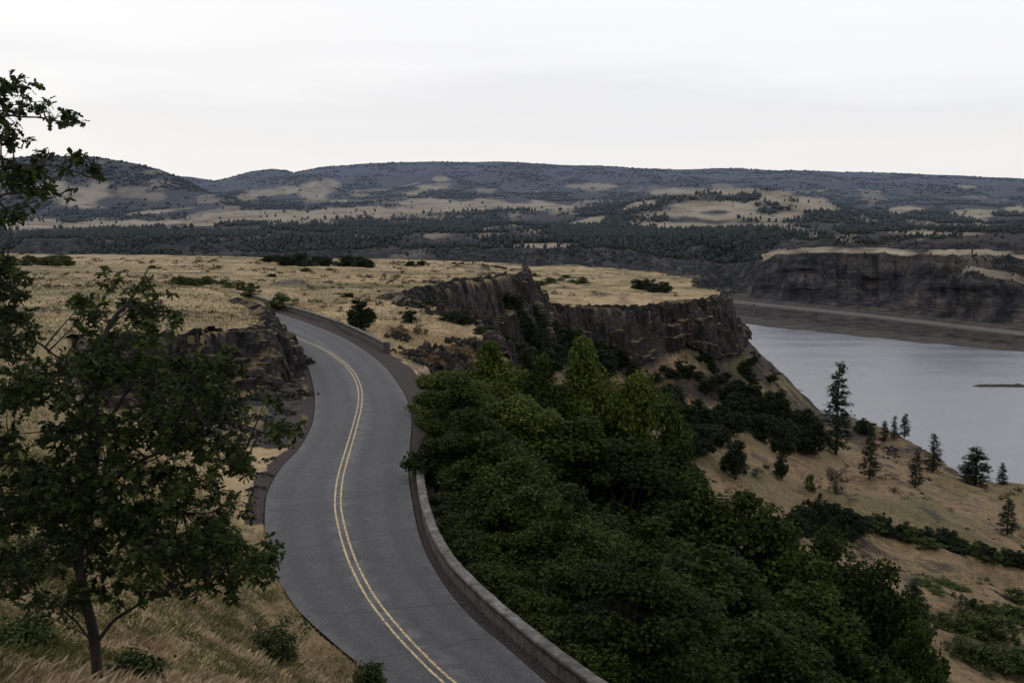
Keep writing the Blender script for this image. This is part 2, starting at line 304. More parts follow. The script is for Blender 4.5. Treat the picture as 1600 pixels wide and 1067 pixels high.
# ---------------------------------------------------------------- road, markings, cracks
kk=np.linspace(0,1,25); k=kk[None,:,None]; G=RL[:,None]*(1-k)+RR[:,None]*k; G[...,2]=zroad(G[...,1])
track=sum(np.exp(-((kk-c0)/.045)**2) for c0 in (.14,.36,.63,.86)); worn=np.exp(-((kk-.5)/.07)**2)+.7*np.exp(-(kk/.05)**2)+.7*np.exp(-((1-kk)/.05)**2)
ra=np.zeros((160,25,4)); ra[...,0]=track; ra[...,1]=worn; ra[...,3]=1
road=struct(mesh_np('road',G.reshape(-1,3),grid_faces(160,25)[:,::-1],MAT_ROAD,smooth=True,attr=ra.reshape(-1,4)))
def ribbon(name,P,o0,o1,lift,mat,parent=None,wob=0):
    n=normals2(P); w=(rng.random(len(P))-.5)*wob
    a=P[:,:2]+n*(o0+w)[:,None] if wob else P[:,:2]+n*o0
    b=P[:,:2]+n*(o1+w)[:,None] if wob else P[:,:2]+n*o1
    V=np.stack([a,b],1); z=zroad(V[...,1])+lift; V=np.dstack([V,z])
    return mesh_np(name,V.reshape(-1,3),grid_faces(len(P),2)[:,::-1],mat,parent)
ribbon('centre_line',CL,-.19,-.10,.008,MAT_YEL,road); ribbon('centre_line',CL,.10,.19,.008,MAT_YEL,road)
cr=[([(420,797),(480,796),(560,802),(640,806)],.03,MAT_TAR),([(500,955),(560,957),(620,950),(700,943),(722,941)],.05,MAT_TAR),([(475,703),(540,698),(590,694),(640,690)],.04,MAT_TAR),([(492,588),(530,586),(560,590)],.08,MAT_PALE),([(600,725),(620,727),(640,727)],.05,MAT_PALE),([(440,742),(470,748),(500,735)],.03,MAT_TAR),([(575,640),(600,660),(610,700)],.03,MAT_TAR),([(600,780),(618,850),(650,905),(690,960)],.018,MAT_TAR),([(450,800),(465,870),(500,930)],.018,MAT_TAR)]
for pts,w,mt in cr: ribbon('tar_crack',spline(on_road(pts),60),-w,w,.004,mt,road,wob=.06)
for q in range(13):
    j=int(14+q*9.2+random.uniform(-3,3)); a,b=RL[j],RR[j]; t0=random.choice([0,0,.5,.1]); t1=random.choice([1,1,.5,.9]) if t0<.5 else 1; n_=9; P=np.array([a*(1-t)+b*t for t in np.linspace(t0+.01,t1-.01,n_)]); P[:,1]+=np.cumsum(np.random.default_rng(q).normal(0,.2,n_)); ribbon('tar_crack',spline(P,50),-.014,.014,.005+.0003*q,MAT_TAR,road,wob=.05)
# ---------------------------------------------------------------- stone guard walls
def wall(px,label,H=.62):
    P=spline(on_road(px),240); n=normals2(P)
    if (n[:,0]).mean()<0: n=-n
    root=empty('stone_wall',(P[0,0],P[0,1],zroad(P[0,1]))); loc=np.array(root.location)
    def loft(name,prof,mat,P=P,n=n,jit=.014):
        K=len(prof); V=[]
        for o,h in prof:
            j=fbm(np.arange(len(P))*.35+o*9,np.full(len(P),h*7),4,5)*jit*2
            V.append(np.column_stack([P[:,0]+n[:,0]*(o+j),P[:,1]+n[:,1]*(o+j),zroad(P[:,1])+h+j]))
        V=np.stack(V,1); V=V-loc; N=len(P); i=np.arange(N*K).reshape(N,K); a=i[:-1];b=i[1:]
        Fq=np.stack([a,np.roll(a,-1,1),np.roll(b,-1,1),b],-1).reshape(-1,4)
        mesh_np(name,V.reshape(-1,3),[Fq,np.array([i[0][::-1],i[-1]])],mat,root)
    loft('wall_body',[(.04,-.6),(.04,H-.16),(.34,H-.16),(.34,-1.2)],MAT_RUB)
    loft('coping',[(-.02,H-.15),(-.02,H-.02),(.02,H+.01),(.35,H+.01),(.39,H-.02),(.39,H-.15)],MAT_STONE)
    c=P[0]
    def block(name,s0,s1,z0,z1,mat):
        V=[]
        for z,s in ((z0,s0),(z1,s1)):
            for a,b in ((-1,-1),(1,-1),(1,1),(-1,1)): V.append((c[0]-loc[0]+n[0,0]*.2+a*s,c[1]-loc[1]+b*s,zroad(c[1])-loc[2]+z))
        o=mesh_np(name,V,np.array([[0,3,2,1],[4,5,6,7],[0,1,5,4],[1,2,6,5],[2,3,7,6],[3,0,4,7]]),mat,root)
        md=o.modifiers.new('Bevel','BEVEL'); md.width=.03; md.segments=2
    block('pier',.32,.32,-.6,H+.12,MAT_RUB); block('pier_cap',.38,.36,H+.122,H+.27,MAT_STONE)
    tag(root,label,'wall','low stone guard walls along the road'); return P,n
WP,WN=wall([(650,740),(653,775),(659,810),(674,855),(703,903),(753,955),(812,1008),(876,1060),(960,1120),(1100,1200)],'low curving stone guard wall with end pier on the near right side of the road')
wall([(602,549),(574,533),(533,514),(482,496),(432,481),(398,470),(345,459)],'distant low stone guard wall where the road bends away to the left',.8)
# ---------------------------------------------------------------- rock faces
def rock_face(name,T,Bm,rows,cw,amp,mat,seed,side=1,push=.4,big=1.3,tall=2.4,led=1.):
    N=len(T); L=np.r_[0,np.cumsum(np.linalg.norm(np.diff(T[:,:2],axis=0),axis=1))]
    n=normals2(T)*side
    for _ in range(3): n=(n+np.roll(n,3,0)+np.roll(n,-3,0)); n/=np.linalg.norm(n,axis=1)[:,None]+1e-9
    tt=np.linspace(-.05,1,rows); V=np.zeros((rows,N,3)); Hh=T[:,2]-Bm[:,2]
    ledge=.45+.35*fbm(L/9,L*0,3,seed+12); ledge2=.8+.2*fbm(L/7,L*0,3,seed+15); lw=np.clip(.5+fbm(L/11,L*0+3,3,seed+13)*2,0,1)*2.2*led
    for r,t in enumerate(tt):
        p=T*(1-t)+Bm*t; zz=t*Hh
        wx=L+fbm(L/3,zz/4,3,seed)*1.3; dsp=push
        for cc,aa in ((cw*3.1,big),(cw,.8),(cw*.45,.35)):
            cell=np.floor(wx/cc).astype(int); off=TAB[(cell*17+seed)&4095]; brk=np.floor(zz/(cc*tall)+off*2).astype(int)
            h=TAB[(cell*131+brk*977+seed*31)&4095]; fr=(wx/cc)%1
            dsp=dsp+aa*amp*(h-.5)*(1-(2*np.abs(fr-.5))**6*.8)
        dsp=dsp+fbm(L/14,zz/18,3,seed+4)*amp*1.5+fbm(L/1.1,zz/1.1,3,seed+9)*amp*.45+lw*(t>ledge)+lw*.6*(t>ledge2)-lw*.8*t
        dsp=dsp*(0.15+.85*sst((t+.05)/.10))
        V[r]=p; V[r,:,0]+=n[:,0]*dsp; V[r,:,1]+=n[:,1]*dsp
        if r==0: V[r,:,:2]=T[:,:2]-n*1.6; V[r,:,2]=T[:,2]-.35
        else: V[r,:,2]+=fbm(L/2,zz/2,3,seed+2)*.5*min(1,t*4)+(TAB[(np.floor(L/cw*1.3).astype(int)*53+seed)&4095]-.6)*(.9 if r<4 else 0)*min(1,amp)
    return struct(mesh_np(name,V.reshape(-1,3),grid_faces(rows,N),mat))
def rim_face(name,P,H,i0,i1,f,step,rows,cw,amp,mat,seed,wfac=.24,led=1.,big=1.3):
    Q=spline(np.column_stack([P[i0:i1],H[i0:i1]]),int(np.linalg.norm(np.diff(P[i0:i1],axis=0),axis=1).sum()/step))
    n=normals2(Q); mid=Q[:,:2]+n*1.5; s=sdf(P,mid[:,0],mid[:,1]); side=1 if np.median(s)>0 else -1
    ns=n.copy()
    for _ in range(6): ns=ns+np.roll(ns,8,0)+np.roll(ns,-8,0); ns/=np.linalg.norm(ns,axis=1)[:,None]+1e-9
    xi=Q[:,0]-ns[:,0]*side*2; yi=Q[:,1]-ns[:,1]*side*2
    zt=np.maximum(terrain(xi,yi)+.1,f(Q[:,0],Q[:,1])-1.5)
    T=np.column_stack([Q[:,:2],zt]); Bm=np.column_stack([Q[:,:2]+ns*side*(Q[:,2:3]*wfac+1.2),zt-Q[:,2]-2.5])
    return rock_face(name,T,Bm,rows,cw,amp,mat,seed,side,tall=6,led=led,big=big)
rim_face('basalt_cliff',P1,H1,R1[0],R1[1],f1,.4,56,2.1,1.5,MAT_ROCK,3,.32,1.6,1.5)
rim_face('basalt_cliff',P3,H3,R3[0]+6,R3[1],f3,.28,48,1.5,1.25,MAT_ROCK,8,.34,1.9,1.6)
def boulder(c,s,rg):
    th=np.linspace(0,math.pi,10)[:,None]; ph=np.linspace(0,2*math.pi,14,endpoint=False)[None]
    d=np.stack([np.sin(th)*np.cos(ph),np.sin(th)*np.sin(ph),np.cos(th)+0*ph],-1)
    nn=unit(rg.normal(0,1,(9,3))*np.array([1,1,.7])); dd=.45+.45*rg.random(9); q=np.clip(d@nn.T,1e-3,None); r=np.minimum((dd/q).min(-1),1.4)
    V=d*r[...,None]*np.asarray(s)*(1+rg.normal(0,.03,r.shape))[...,None]+np.asarray(c); i=np.arange(140).reshape(10,14); a=i[:-1];b=i[1:]
    return V.reshape(-1,3),np.stack([a,b,np.roll(b,-1,1),np.roll(a,-1,1)],-1).reshape(-1,4)
OC=[]
for q in range(5):
    rg=np.random.default_rng(700+q); V=[];Fq=[];n_=0
    for j in range(80):
        a=rg.random()*6.28; rr0=rg.random()**.6*1.8; s=(.09+.28*rg.random()**1.6); v,f=boulder((math.cos(a)*rr0,math.sin(a)*rr0*.8,(1.5-rr0)*.3*rg.random()-.1),(s,s*(.6+.7*rg.random()),s*(.6+1.*rg.random())),rg); V.append(v);Fq.append(f+n_);n_+=len(v)
    OC.append(mesh_np('rock_outcrop',np.vstack(V),np.vstack(Fq),MAT_OUT)); OC[-1]['kind']='structure'
ocn=[0]
def outcrop(x,y,s,dz=0,sz=None):
    k=ocn[0]%5; o=OC[k] if ocn[0]<5 else OC[k].copy()
    if ocn[0]>=5: C.objects.link(o)
    ocn[0]+=1; o.location=(x,y,tz(x,y)+dz); o.scale=(s,s,sz or s); o.rotation_euler.z=random.random()*6.28; o['kind']='structure'
def oc_px(px,py,d,s,dz=0,sz=None): p=at(px,py,d); outcrop(p[0],p[1],s,dz,sz)
for px_,py_,d_,s_ in [(640,550,113,1.9),(665,550,116,2.2),(690,560,116,2.),(715,575,112,2.2),(740,585,110,2.),(735,560,128,2.3),(760,570,128,2.1),(650,575,106,1.2),(675,578,106,1.6),(700,585,105,1.6),(620,540,126,1.2),(730,545,145,2.3),(700,530,150,2.),(755,545,150,2.5),(640,515,158,1.6)]: oc_px(px_,py_,d_,s_)
for px_,d_,s_ in [(250,70,.9),(290,71,1.),(330,73,1.),(365,75,1.),(400,76,1.),(435,78,1.),(462,80,.9),(478,80,.7),(350,68,.8),(400,70,.8),(440,72,.8),(380,63,.7),(340,62,.6),(420,62,.7),(450,66,.6),(405,53,.5),(385,50,.5),(370,47,.4),(300,64,.7),(420,57,.5)]: oc_px(px_,600,d_,s_,-.1,s_*.8)
for pts,nn_ in [([(520,450,184),(600,453,183)],5),([(570,438,214),(640,440,212),(685,438,226)],6),([(650,428,262),(720,426,270),(780,424,290)],5)]:
    Q=spline(A(pts),nn_)
    for q in Q: outcrop(q[0]+random.uniform(-3,3),q[1]+random.uniform(-2,2),random.uniform(1.6,3.2),-.55,random.uniform(.9,1.5))
T=spline(A(CUT_T),560); T[:,2]=terrain(T[:,0]-.3,T[:,1]+1.3)+.12
Bm=spline(A(CUT_B),560); Bm[:,2]=terrain(Bm[:,0],Bm[:,1]-1.)-.6
rock_face('rock_outcrop',T,Bm,56,1.0,.95,MAT_OUT,27,1,.35,1.5,1.7,.7)
i0=np.argmin(abs(RL[:,1]-78)); i1=np.argmin(abs(RL[:,1]-132)); E=spline(RL[i0:i1],460); n=normals2(E)
if (sdf(PR,*(E[:,:2]+n)[[100]].T)[0])<0: n=-n; sd=-1
else: sd=1
ix=np.arange(460); fade=np.clip(np.minimum((ix+20)/40,(459-ix)/70),0,1)
w=3.3+fbm(ix/25,ix*0,3,2)*1.1
Tt=E[:,:2]+n*w[:,None]; zt=terrain(Tt[:,0]+n[:,0]*1.2,Tt[:,1]+n[:,1]*1.2); T=np.column_stack([Tt,zt+.12-1.2*(1-fade)]); Bb=E[:,:2]+n*1.0; Bm=np.column_stack([Bb,zroad(Bb[:,1])-.5])
rock_face('rock_outcrop',T,Bm,40,.9,.8,MAT_OUT,21,-sd,.25,1.3,1.5,.4)
for i in range(34):
    t=random.random(); a=P0[3]*(1-t)+P0[7]*t if random.random()<.75 else P0[2]*(1-t)+P0[3]*t; outcrop(a[0]+random.uniform(-12,4),a[1]+random.uniform(-14,2),random.uniform(1,2.4),-.3,random.uniform(.8,1.8))
for i in range(26):
    px_=random.uniform(1080,1600); p=at(px_,random.uniform(700,900),random.uniform(170,330)); outcrop(p[0],p[1],random.uniform(.6,1.5),-.3,random.uniform(.4,.9))
# ---------------------------------------------------------------- river
struct(mesh_np('river',[(-5000,250,0),(5000,250,0),(5000,3200,0),(-5000,3200,0)],np.array([[0,1,2,3]]),MAT_WATER))
a=np.linspace(0,2*math.pi,96,endpoint=False); cpt=on_z(1575,603,0.); rj=1+.5*fbm(np.cos(a)*5+9,np.sin(a)*5+9,4,4)
V=[(cpt[0]+36*math.cos(t)*r_,cpt[1]+9*math.sin(t)*r_,-.3) for t,r_ in zip(a,rj)]+[(cpt[0]+30*math.cos(t)*r_,cpt[1]+4*math.sin(t)*r_,.3+1.6*TAB[i]) for i,(t,r_) in enumerate(zip(a,rj))]
i=np.arange(96); j=(i+1)%96
m=M('dark_gravel'); sb_m=m.col(m.ramp(m.noise(.5,4),[(.35,(.015,.014,.014)),(.65,(.045,.04,.037))]))
struct(mesh_np('sandbar',V,[np.stack([i,j,j+96,i+96],-1),np.array([np.arange(96,192)])],sb_m))
# ---------------------------------------------------------------- far shore, terraces and hills (one sheet)
NX=1500; px=np.linspace(-520,2120,NX)
I=lambda *kv: np.interp(px,kv[0::2],kv[1::2])
s_py=I(-520,478,1000,492,1150,505,1300,521,1450,536,1600,550,2120,600)+fbm(px/30,px*0,4,77)*2; P1_=on_z(px,s_py,0.)
P0_=P1_.copy(); P0_[:,1]-=40; P0_[:,2]=-6
h_py=I(-520,458,1130,470,1350,493,1600,523,2120,575); P2_=on_z(px,h_py,9.)
def ahead(P,dd,z=None,py=None,d=None):
    D=P[:,1]+dd if d is None else np.maximum(d,P[:,1]+40)
    if py is not None: return at(px,py,D)
    Q=P.copy(); Q[:,0]*=D/P[:,1]; Q[:,1]=D; Q[:,2]=z; return Q
P3_=ahead(P2_,20,9.4); P4_=ahead(P3_,25,17.)
jag=fbm(px/60,px*0,6,31)
P5_=ahead(P4_,75+jag*90,py=I(-520,445,1000,445,1200,446,1300,448,1480,455,1510,440,1600,440,2120,450)+jag*22)
rim=I(-520,402,0,401,400,396,600,390,950,388,1000,396,1060,408,1150,415,1195,405,1212,396,1300,393,1450,397,1600,403,2120,415)
P6_=ahead(P5_,I(-520,260,950,240,1150,160,1210,60,1480,60,1510,130,2120,130)+jag*26,py=rim+fbm(px/20,px*0,4,5)*4)
P7_=ahead(P6_,80,P6_[:,2]+3)
P8_=ahead(P7_,60,py=I(-520,378,800,374,1060,376,1600,380,2120,384)+fbm(px/30,px*0,4,9)*7)
P9_=ahead(P8_,300,py=I(-520,368,800,366,1060,366,2120,368)); 
P10_=ahead(P9_,0,py=I(-520,358,0,360,800,357,1060,357,2120,354),d=np.full(NX,3000.))
P11_=ahead(P10_,0,py=I(-520,345,0,348,500,345,860,348,930,332,1000,318,1060,305,1130,299,1200,299,1260,307,1310,322,1360,338,1420,341,1600,342,2120,340),d=np.full(NX,3600.))
P12_=ahead(P11_,0,py=I(-520,330,0,342,300,334,700,326,900,330,1200,332,1600,333,2120,330),d=np.full(NX,4200.))
P13_=ahead(P12_,0,py=I(-520,310,0,326,160,330,340,322,500,318,700,309,880,316,1100,312,1300,318,1600,324,2120,320),d=I(-520,4500,340,4500,480,5200,2120,5200))
P14_=ahead(P13_,0,py=I(-520,236,0,250,80,246,150,247,200,256,250,265,290,281,330,302,360,306,420,294,470,281,520,292,620,284,800,287,1000,292,1200,296,1600,306,2120,300),d=I(-520,4900,360,4900,440,6500,2120,6500))
P14b=ahead(P14_,0,py=I(-520,280,0,290,150,290,240,296,310,305,345,300,385,288,430,282,470,278,520,284,620,275,800,275,1000,280,1200,284,1600,294,2120,295),d=np.full(NX,7200.))
P15_=ahead(P14b,0,py=I(-520,255,0,262,100,264,200,270,260,276,300,276,335,280,360,276,390,268,425,264,445,267,460,271,500,262,560,257,650,254,780,252,900,258,1000,263,1130,264,1280,268,1400,271,1500,275,1600,280,2120,290),d=np.full(NX,8400.))
P16_=ahead(P15_,1500,P15_[:,2]-500)
LN=[P0_,P1_,P2_,P3_,P4_,P5_,P6_,P7_,P8_,P9_,P10_,P11_,P12_,P13_,P14_,P14b,P15_,P16_]
cnt=[3,8,3,4,26,50,8,12,10,16,34,16,24,36,26,30,3]; rows=[];seg=[]
for k in range(17):
    for t in np.linspace(0,1,cnt[k],endpoint=False): rows.append(LN[k]*(1-t)+LN[k+1]*t); seg.append(k+t)
rows.append(LN[17]); seg.append(17.); W=np.array(rows); seg=np.array(seg)[:,None]*np.ones((1,NX))
D=W[...,1]; x_=W[...,0]
cl=((seg>4.3)&(seg<6)); 
gul=fbm(x_/110,W[...,2]/45+D/500,6,41)
Dn=np.where(cl,gul*60*np.sin(np.clip((seg-4.3)/1.7,0,1)*math.pi),0)
ev=np.clip((seg-8)/3,0,1)*np.clip((16.6-seg)/1.2,0.12,1)
rid=1-np.abs(fbm(x_/900,D/1100,4,61))*2
lk=np.where((px[None]<380)&(seg>13.6)&(seg<14.6),.25,1.)
zn=(fbm(x_/350,D/350,5,51)*24*ev+(rid-.7)*100*np.clip((seg-13)/1,0,1)*np.clip((16.-seg)/1.2,0.06,1))*lk
W[...,1]+=Dn; W[...,0]*=(D+Dn)/D; W[...,2]+=zn
sp_=W[...,2]/19+fbm(x_/200,D/200,2,8)*.8; st_=sp_%1; W[...,2]+=np.where(cl&(seg>4.6),(sst(st_*1.0)-st_)*22,0)
PXX,PYY=topix(W)
E=[(115,303,58,20,0),(40,352,70,8,0),(230,350,160,7,-.03),(430,340,165,11,-.03),(620,328,180,9,-.03),(720,319,140,8,0),(830,323,60,6,.02),(498,297,32,18,0),(415,303,60,7,-.15),(670,294,42,7,-.15),(690,280,18,5,0),(930,292,36,5,0),(930,345,45,7,-.2),(1060,299,46,5,-.02),(1170,301,70,6,0),(1245,318,68,14,.2),(1130,322,100,9,0),(1150,338,120,8,0),(1000,322,40,6,-.2),(1420,328,30,6,0),(1525,333,45,7,0),(1480,366,70,3,0),(1510,293,15,3,0),(845,384,70,4,0),(1595,326,30,6,0),(1100,352,120,4,0),(560,315,60,3,0),(250,330,60,3,-.1)]
en=fbm(PXX/40,PYY/9,7,71)
gold=np.zeros(D.shape)
for cx,cy,rx,ry,sl in E:
    q=((PXX-cx)/rx)**2+((PYY-cy-sl*(PXX-cx))/ry)**2; gold=np.maximum(gold,np.clip((1.25-q+en*1.5)*1.2,0,.85)*(q<2.6)*(seg>6))
gold=np.maximum(gold,((seg>5.98)&(seg<7.2)&(PXX>1190))*np.clip(.6+en*1.5,0,.9))
gold=np.where((seg>4)&(seg<6),np.clip(gul*1.0-.15,0,.18)+.5*((seg>5)&(seg<5.25)&(PXX>1505)),gold); gold=np.where(seg<4,0,gold)
gold=np.maximum(gold,np.clip(en*2.6-.35,0,.45)*(seg>8)*(seg<14))
rock=((seg>3.9)&(seg<6.)|(seg>7.1)&(seg<8.2))*1.; rock=np.where(seg<2,.35,rock)
pale=((seg>=2.)&(seg<3.05))*.7+((seg>3.3)&(seg<3.6))*.2+((seg<1.3)&(seg>.9))*.2
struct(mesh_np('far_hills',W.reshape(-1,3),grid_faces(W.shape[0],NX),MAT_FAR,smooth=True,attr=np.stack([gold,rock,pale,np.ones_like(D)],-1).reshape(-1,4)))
nt=100000; ri=rng.integers(8,W.shape[0]-4,nt*4); ci=rng.integers(0,NX-1,nt*4)
sg=seg[ri,ci]; wgt=np.where(sg>13,.8,np.where(sg>7.8,.9,np.where(sg>6,.4,np.where(sg>4,.10,.04))))
dens=np.clip(.5+fbm(W[ri,ci,0]/200,W[ri,ci,1]/200,4,91)*3.6,.02,1)
keep=(rng.random(nt*4)<wgt*dens*(1-.975*np.clip(gold[ri,ci]*1.6,0,1)))&((sg>3.9)|(sg<2)); ri,ci=ri[keep][:nt],ci[keep][:nt]; sg=sg[keep][:nt]
f_=rng.random(len(ri))[:,None]; g_=rng.random(len(ri))[:,None]
Pt=W[ri,ci]*(1-f_)+W[ri,ci+1]*f_; Pu=W[ri+1,ci]*(1-f_)+W[ri+1,ci+1]*f_; Pt=Pt*(1-g_)+Pu*g_
hh=(5+rng.random(len(ri))**2*12)*np.where(Pt[:,1]<2200,.55,1.); hh=np.where(sg<6,hh*.6,hh); hh=np.where(sg>13,hh*.55,hh); ww=hh*(.22+.3*rng.random(len(ri)))*np.where(sg>13,2.8,1)
def cones(Pt,hh,ww):
    n=len(Pt); V=np.zeros((n,9,3)); a0=rng.random(n)*6.28
    for k in range(4):
        a=a0+k*math.pi/2; V[:,k]=Pt+np.stack([np.cos(a)*ww*.6,np.sin(a)*ww*.6,-hh*.12],-1); V[:,4+k]=Pt+np.stack([np.cos(a+.4)*ww,np.sin(a+.4)*ww,hh*(.3+.25*rng.random(n))],-1)
    V[:,8]=Pt+np.stack([rng.normal(0,.3,n),rng.normal(0,.3,n),hh],-1)
    b=np.arange(n)[:,None]*9; Q=np.concatenate([b+np.array([[k,(k+1)%4,4+(k+1)%4,4+k]]) for k in range(4)]); T=np.concatenate([b+np.array([[4+k,4+(k+1)%4,8]]) for k in range(4)])
    return V.reshape(-1,3),[Q,T]
V,Fc=cones(Pt,hh,ww)
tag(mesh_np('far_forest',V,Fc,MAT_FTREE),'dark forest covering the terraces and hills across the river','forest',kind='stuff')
# ---------------------------------------------------------------- plants
class MB:
    def __init__(s): s.V=[];s.Q=[];s.n=0
    def tube(s,P,r0,r1,k=6):
        P=np.asarray(P,float); m=len(P); t=np.gradient(P,axis=0); t/=np.linalg.norm(t,axis=1)[:,None]+1e-9
        ref=np.array([1,.13,.07]) if abs(t[:,2]).mean()>.6 else np.array([.05,.1,1.])
        u=np.cross(t,ref); u/=np.linalg.norm(u,axis=1)[:,None]+1e-9; v=np.cross(t,u); r=np.linspace(r0,r1,m)
        a=np.linspace(0,2*math.pi,k,endpoint=False)
        V=P[:,None]+r[:,None,None]*(np.cos(a)[None,:,None]*u[:,None]+np.sin(a)[None,:,None]*v[:,None])
        i=np.arange(m*k).reshape(m,k)+s.n; s.Q.append(np.stack([i[:-1],np.roll(i[:-1],-1,1),np.roll(i[1:],-1,1),i[1:]],-1).reshape(-1,4)); s.V.append(V.reshape(-1,3)); s.n+=m*k
    def build(s,name,mat,parent=None): return mesh_np(name,np.vstack(s.V),np.vstack(s.Q),mat,parent,smooth=True)
QUAD=np.array([(0,0),(.38,.45),(0,1),(-.38,.45)])
half=[(.04,.06),(.20,.22),(.11,.34),(.33,.50),(.14,.62),(.24,.82)]
OAK=np.array([(0,0)]+half+[(0,1)]+[(-a,b) for a,b in half[::-1]])
NEED=np.array([(-.10,0),(.10,0),(.16,.6),(0,1),(-.16,.6)])
def leaves(cen,size,up,outline,rnd=.9,dirv=None):
    n=len(cen); N=unit(up+rng.normal(0,rnd,(n,3))); t=rng.normal(0,1,(n,3)) if dirv is None else dirv+rng.normal(0,.35,(n,3))
    t=unit(t-N*(t*N).sum(1,keepdims=True)); b=np.cross(N,t); s=np.asarray(size)[:,None,None]
    V=cen[:,None]+s*(outline[None,:,1:2]*t[:,None]+outline[None,:,0:1]*b[:,None]); 
    V=V+s*N[:,None]*(np.abs(outline[None,:,0:1])*.35-outline[None,:,1:2]**2*.18)
    k=len(outline); return V.reshape(-1,3),np.arange(n*k).reshape(n,k)
def curve(a,b,sag,n=5):
    a=np.asarray(a,float);b=np.asarray(b,float); t=np.linspace(0,1,n)[:,None]; j=rng.normal(0,.05*np.linalg.norm(b-a),(3,))
    return a*(1-t)+b*t+np.sin(t*math.pi)*(j+np.array([0,0,sag]))
def broadleaf(H,R,zlow,ncl,nl,ls,cr,seed,shell=.4,bush=False,pw=2.3):
    global rng; rng=np.random.default_rng(seed); tb=MB()
    lean=rng.normal(0,.04*H,2); hs=H*.78; ts=np.linspace(0,1,7)[:,None]
    tr=np.hstack([ts*lean[0]+rng.normal(0,.02*H,(7,1))*ts,ts*lean[1]+rng.normal(0,.02*H,(7,1))*ts,ts*hs-.4]); tr[0,:2]=0
    tb.tube(tr,.022*H,.006*H,8)
    u=rng.random(ncl); z=(u*1.75-.75) if not bush else rng.random(ncl)**.8; a=rng.random(ncl)*6.283; hr=np.sqrt(np.clip(1-np.abs(z)**pw,0.02,1)) if pw>2 else np.clip(1-np.abs(z)**pw,.06,1)**.8; rad=rng.random(ncl)**shell
    ph=rng.random(3)*6.28; lob=1+.18*np.sin(a*3+ph[0]+z*3)+.15*np.sin(a*5+ph[1]-z*4)+rng.normal(0,.08,ncl)
    if bush: zc=0; hz=H-cr*.55
    else: zc=zlow+(H-zlow)*.43; hz=(H-zc)-cr*.55
    zz=z*rad**.5*hz*np.where(z<0,(zc-zlow)/hz,1)*(1+rng.normal(0,.09,ncl))+zc
    c=np.stack([np.cos(a)*hr*rad*lob*(R-cr*.5),np.sin(a)*hr*rad*lob*(R-cr*.5),zz],-1)
    P=[];S=[];U=[]
    for q in c:
        k=int(np.clip(q[2]/H*.8*6,1,6)); b=tr[k-1]; tb.tube(curve(b,q,-.03*H),.007*H,.002*H,5)
        m=int(nl*(.5+1.*rng.random())); rr_=cr*(.45+.8*rng.random()); e=unit(rng.normal(0,1,(m,3)))*(rng.random((m,1))**.4)*rr_*np.array([1.1,1.1,.8]); 
        P.append(q+e); S.append(ls*(.6+.7*rng.random(m))); U.append(unit(e)*.7+np.array([0,0,.6]))
    V,Fc=leaves(np.vstack(P),np.concatenate(S),np.vstack(U),QUAD,.7); return tb,V,Fc
def pine(H,R,seed,nb=80,per=46,ls=.5,bare=.1,sparse=0):
    global rng; rng=np.random.default_rng(seed); tb=MB(); tb.tube([(0,0,-.4),(.1,0,H*.3),(0,.08,H*.65),(0,0,H)],.018*H,.003*H,7)
    P=[];S=[];U=[];Dv=[]
    for i in range(nb):
        t=bare+(1-bare)*(i+rng.random())/nb; L=R*((1-t)**.75)*(.55+.6*rng.random())*min(1,.5+(t-bare)*4)+.25
        if rng.random()<sparse: L*=.35
        a=rng.random()*6.283; b=np.array([0,0,t*H]); e=b+np.array([math.cos(a)*L,math.sin(a)*L,(.12-.3*(1-t))*L*.9]); pts=curve(b,e,-.05*L,4); tb.tube(pts,.004*H,.001*H,4)
        m=max(6,int(per*(L/R)**.8)); u=.25+.75*rng.random((m,1))**.8; q=b*(1-u)+e*u+rng.normal(0,1,(m,3))*np.array([.09,.09,.05])*R*(.5+.7*u)
        P.append(q);S.append(ls*(.6+.7*rng.random(m)));U.append(np.tile([0,0,1.],(m,1)));Dv.append(np.tile([math.cos(a),math.sin(a),.15],(m,1)))
    V,Fc=leaves(np.vstack(P),np.concatenate(S),np.vstack(U),NEED*np.array([1.6,1]),.5,np.vstack(Dv)); return tb,V,Fc
PROTO={}
def proto(key,gen,H,R,mat):
    tb,V,Fc=gen; PROTO[key]=[mesh_np('crown',V,Fc,mat),tb.build('trunk',MAT_BARK),H,R,True]
for i in range(4): proto('broad%d'%i,broadleaf(12,4.5,.8,66,430,.29,1.25,100+i,.28,False,1.6),12,4.5,ML_MAPLE)
for i in range(2): proto('light%d'%i,broadleaf(12,4.5,.8,66,430,.29,1.25,150+i,.28,False,1.6),12,4.5,ML_LIGHT)
for i in range(3): proto('dark%d'%i,broadleaf(8,3.6,.2,70,90,.42,.95,200+i),8,3.6,ML_DARK)
for i in range(3): proto('shrub%d'%i,broadleaf(3,2.2,0,44,75,.22,.5,300+i,.5,True),3,2.2,ML_SCRUB)
for i in range(3): proto('scrub%d'%i,broadleaf(3,2.2,0,44,75,.24,.5,310+i,.5,True),3,2.2,ML_DARK)
for i in range(2): proto('wallbush%d'%i,broadleaf(3,2.2,0,60,110,.22,.6,350+i,.5,True),3,2.2,ML_MAPLE)
for i in range(2): proto('brush%d'%i,broadleaf(3,2.0,0,30,45,.15,.45,320+i,.6,True),3,2.0,ML_GREY)
proto('tan0',broadleaf(2,1.8,0,40,90,.14,.42,340,.6,True),2,1.8,ML_TAN)
for i in range(3): proto('pine%d'%i,pine(20,4.0,400+i,110,60,.55,.08,[0,.15,.5][i]),20,4.0,ML_PINE)
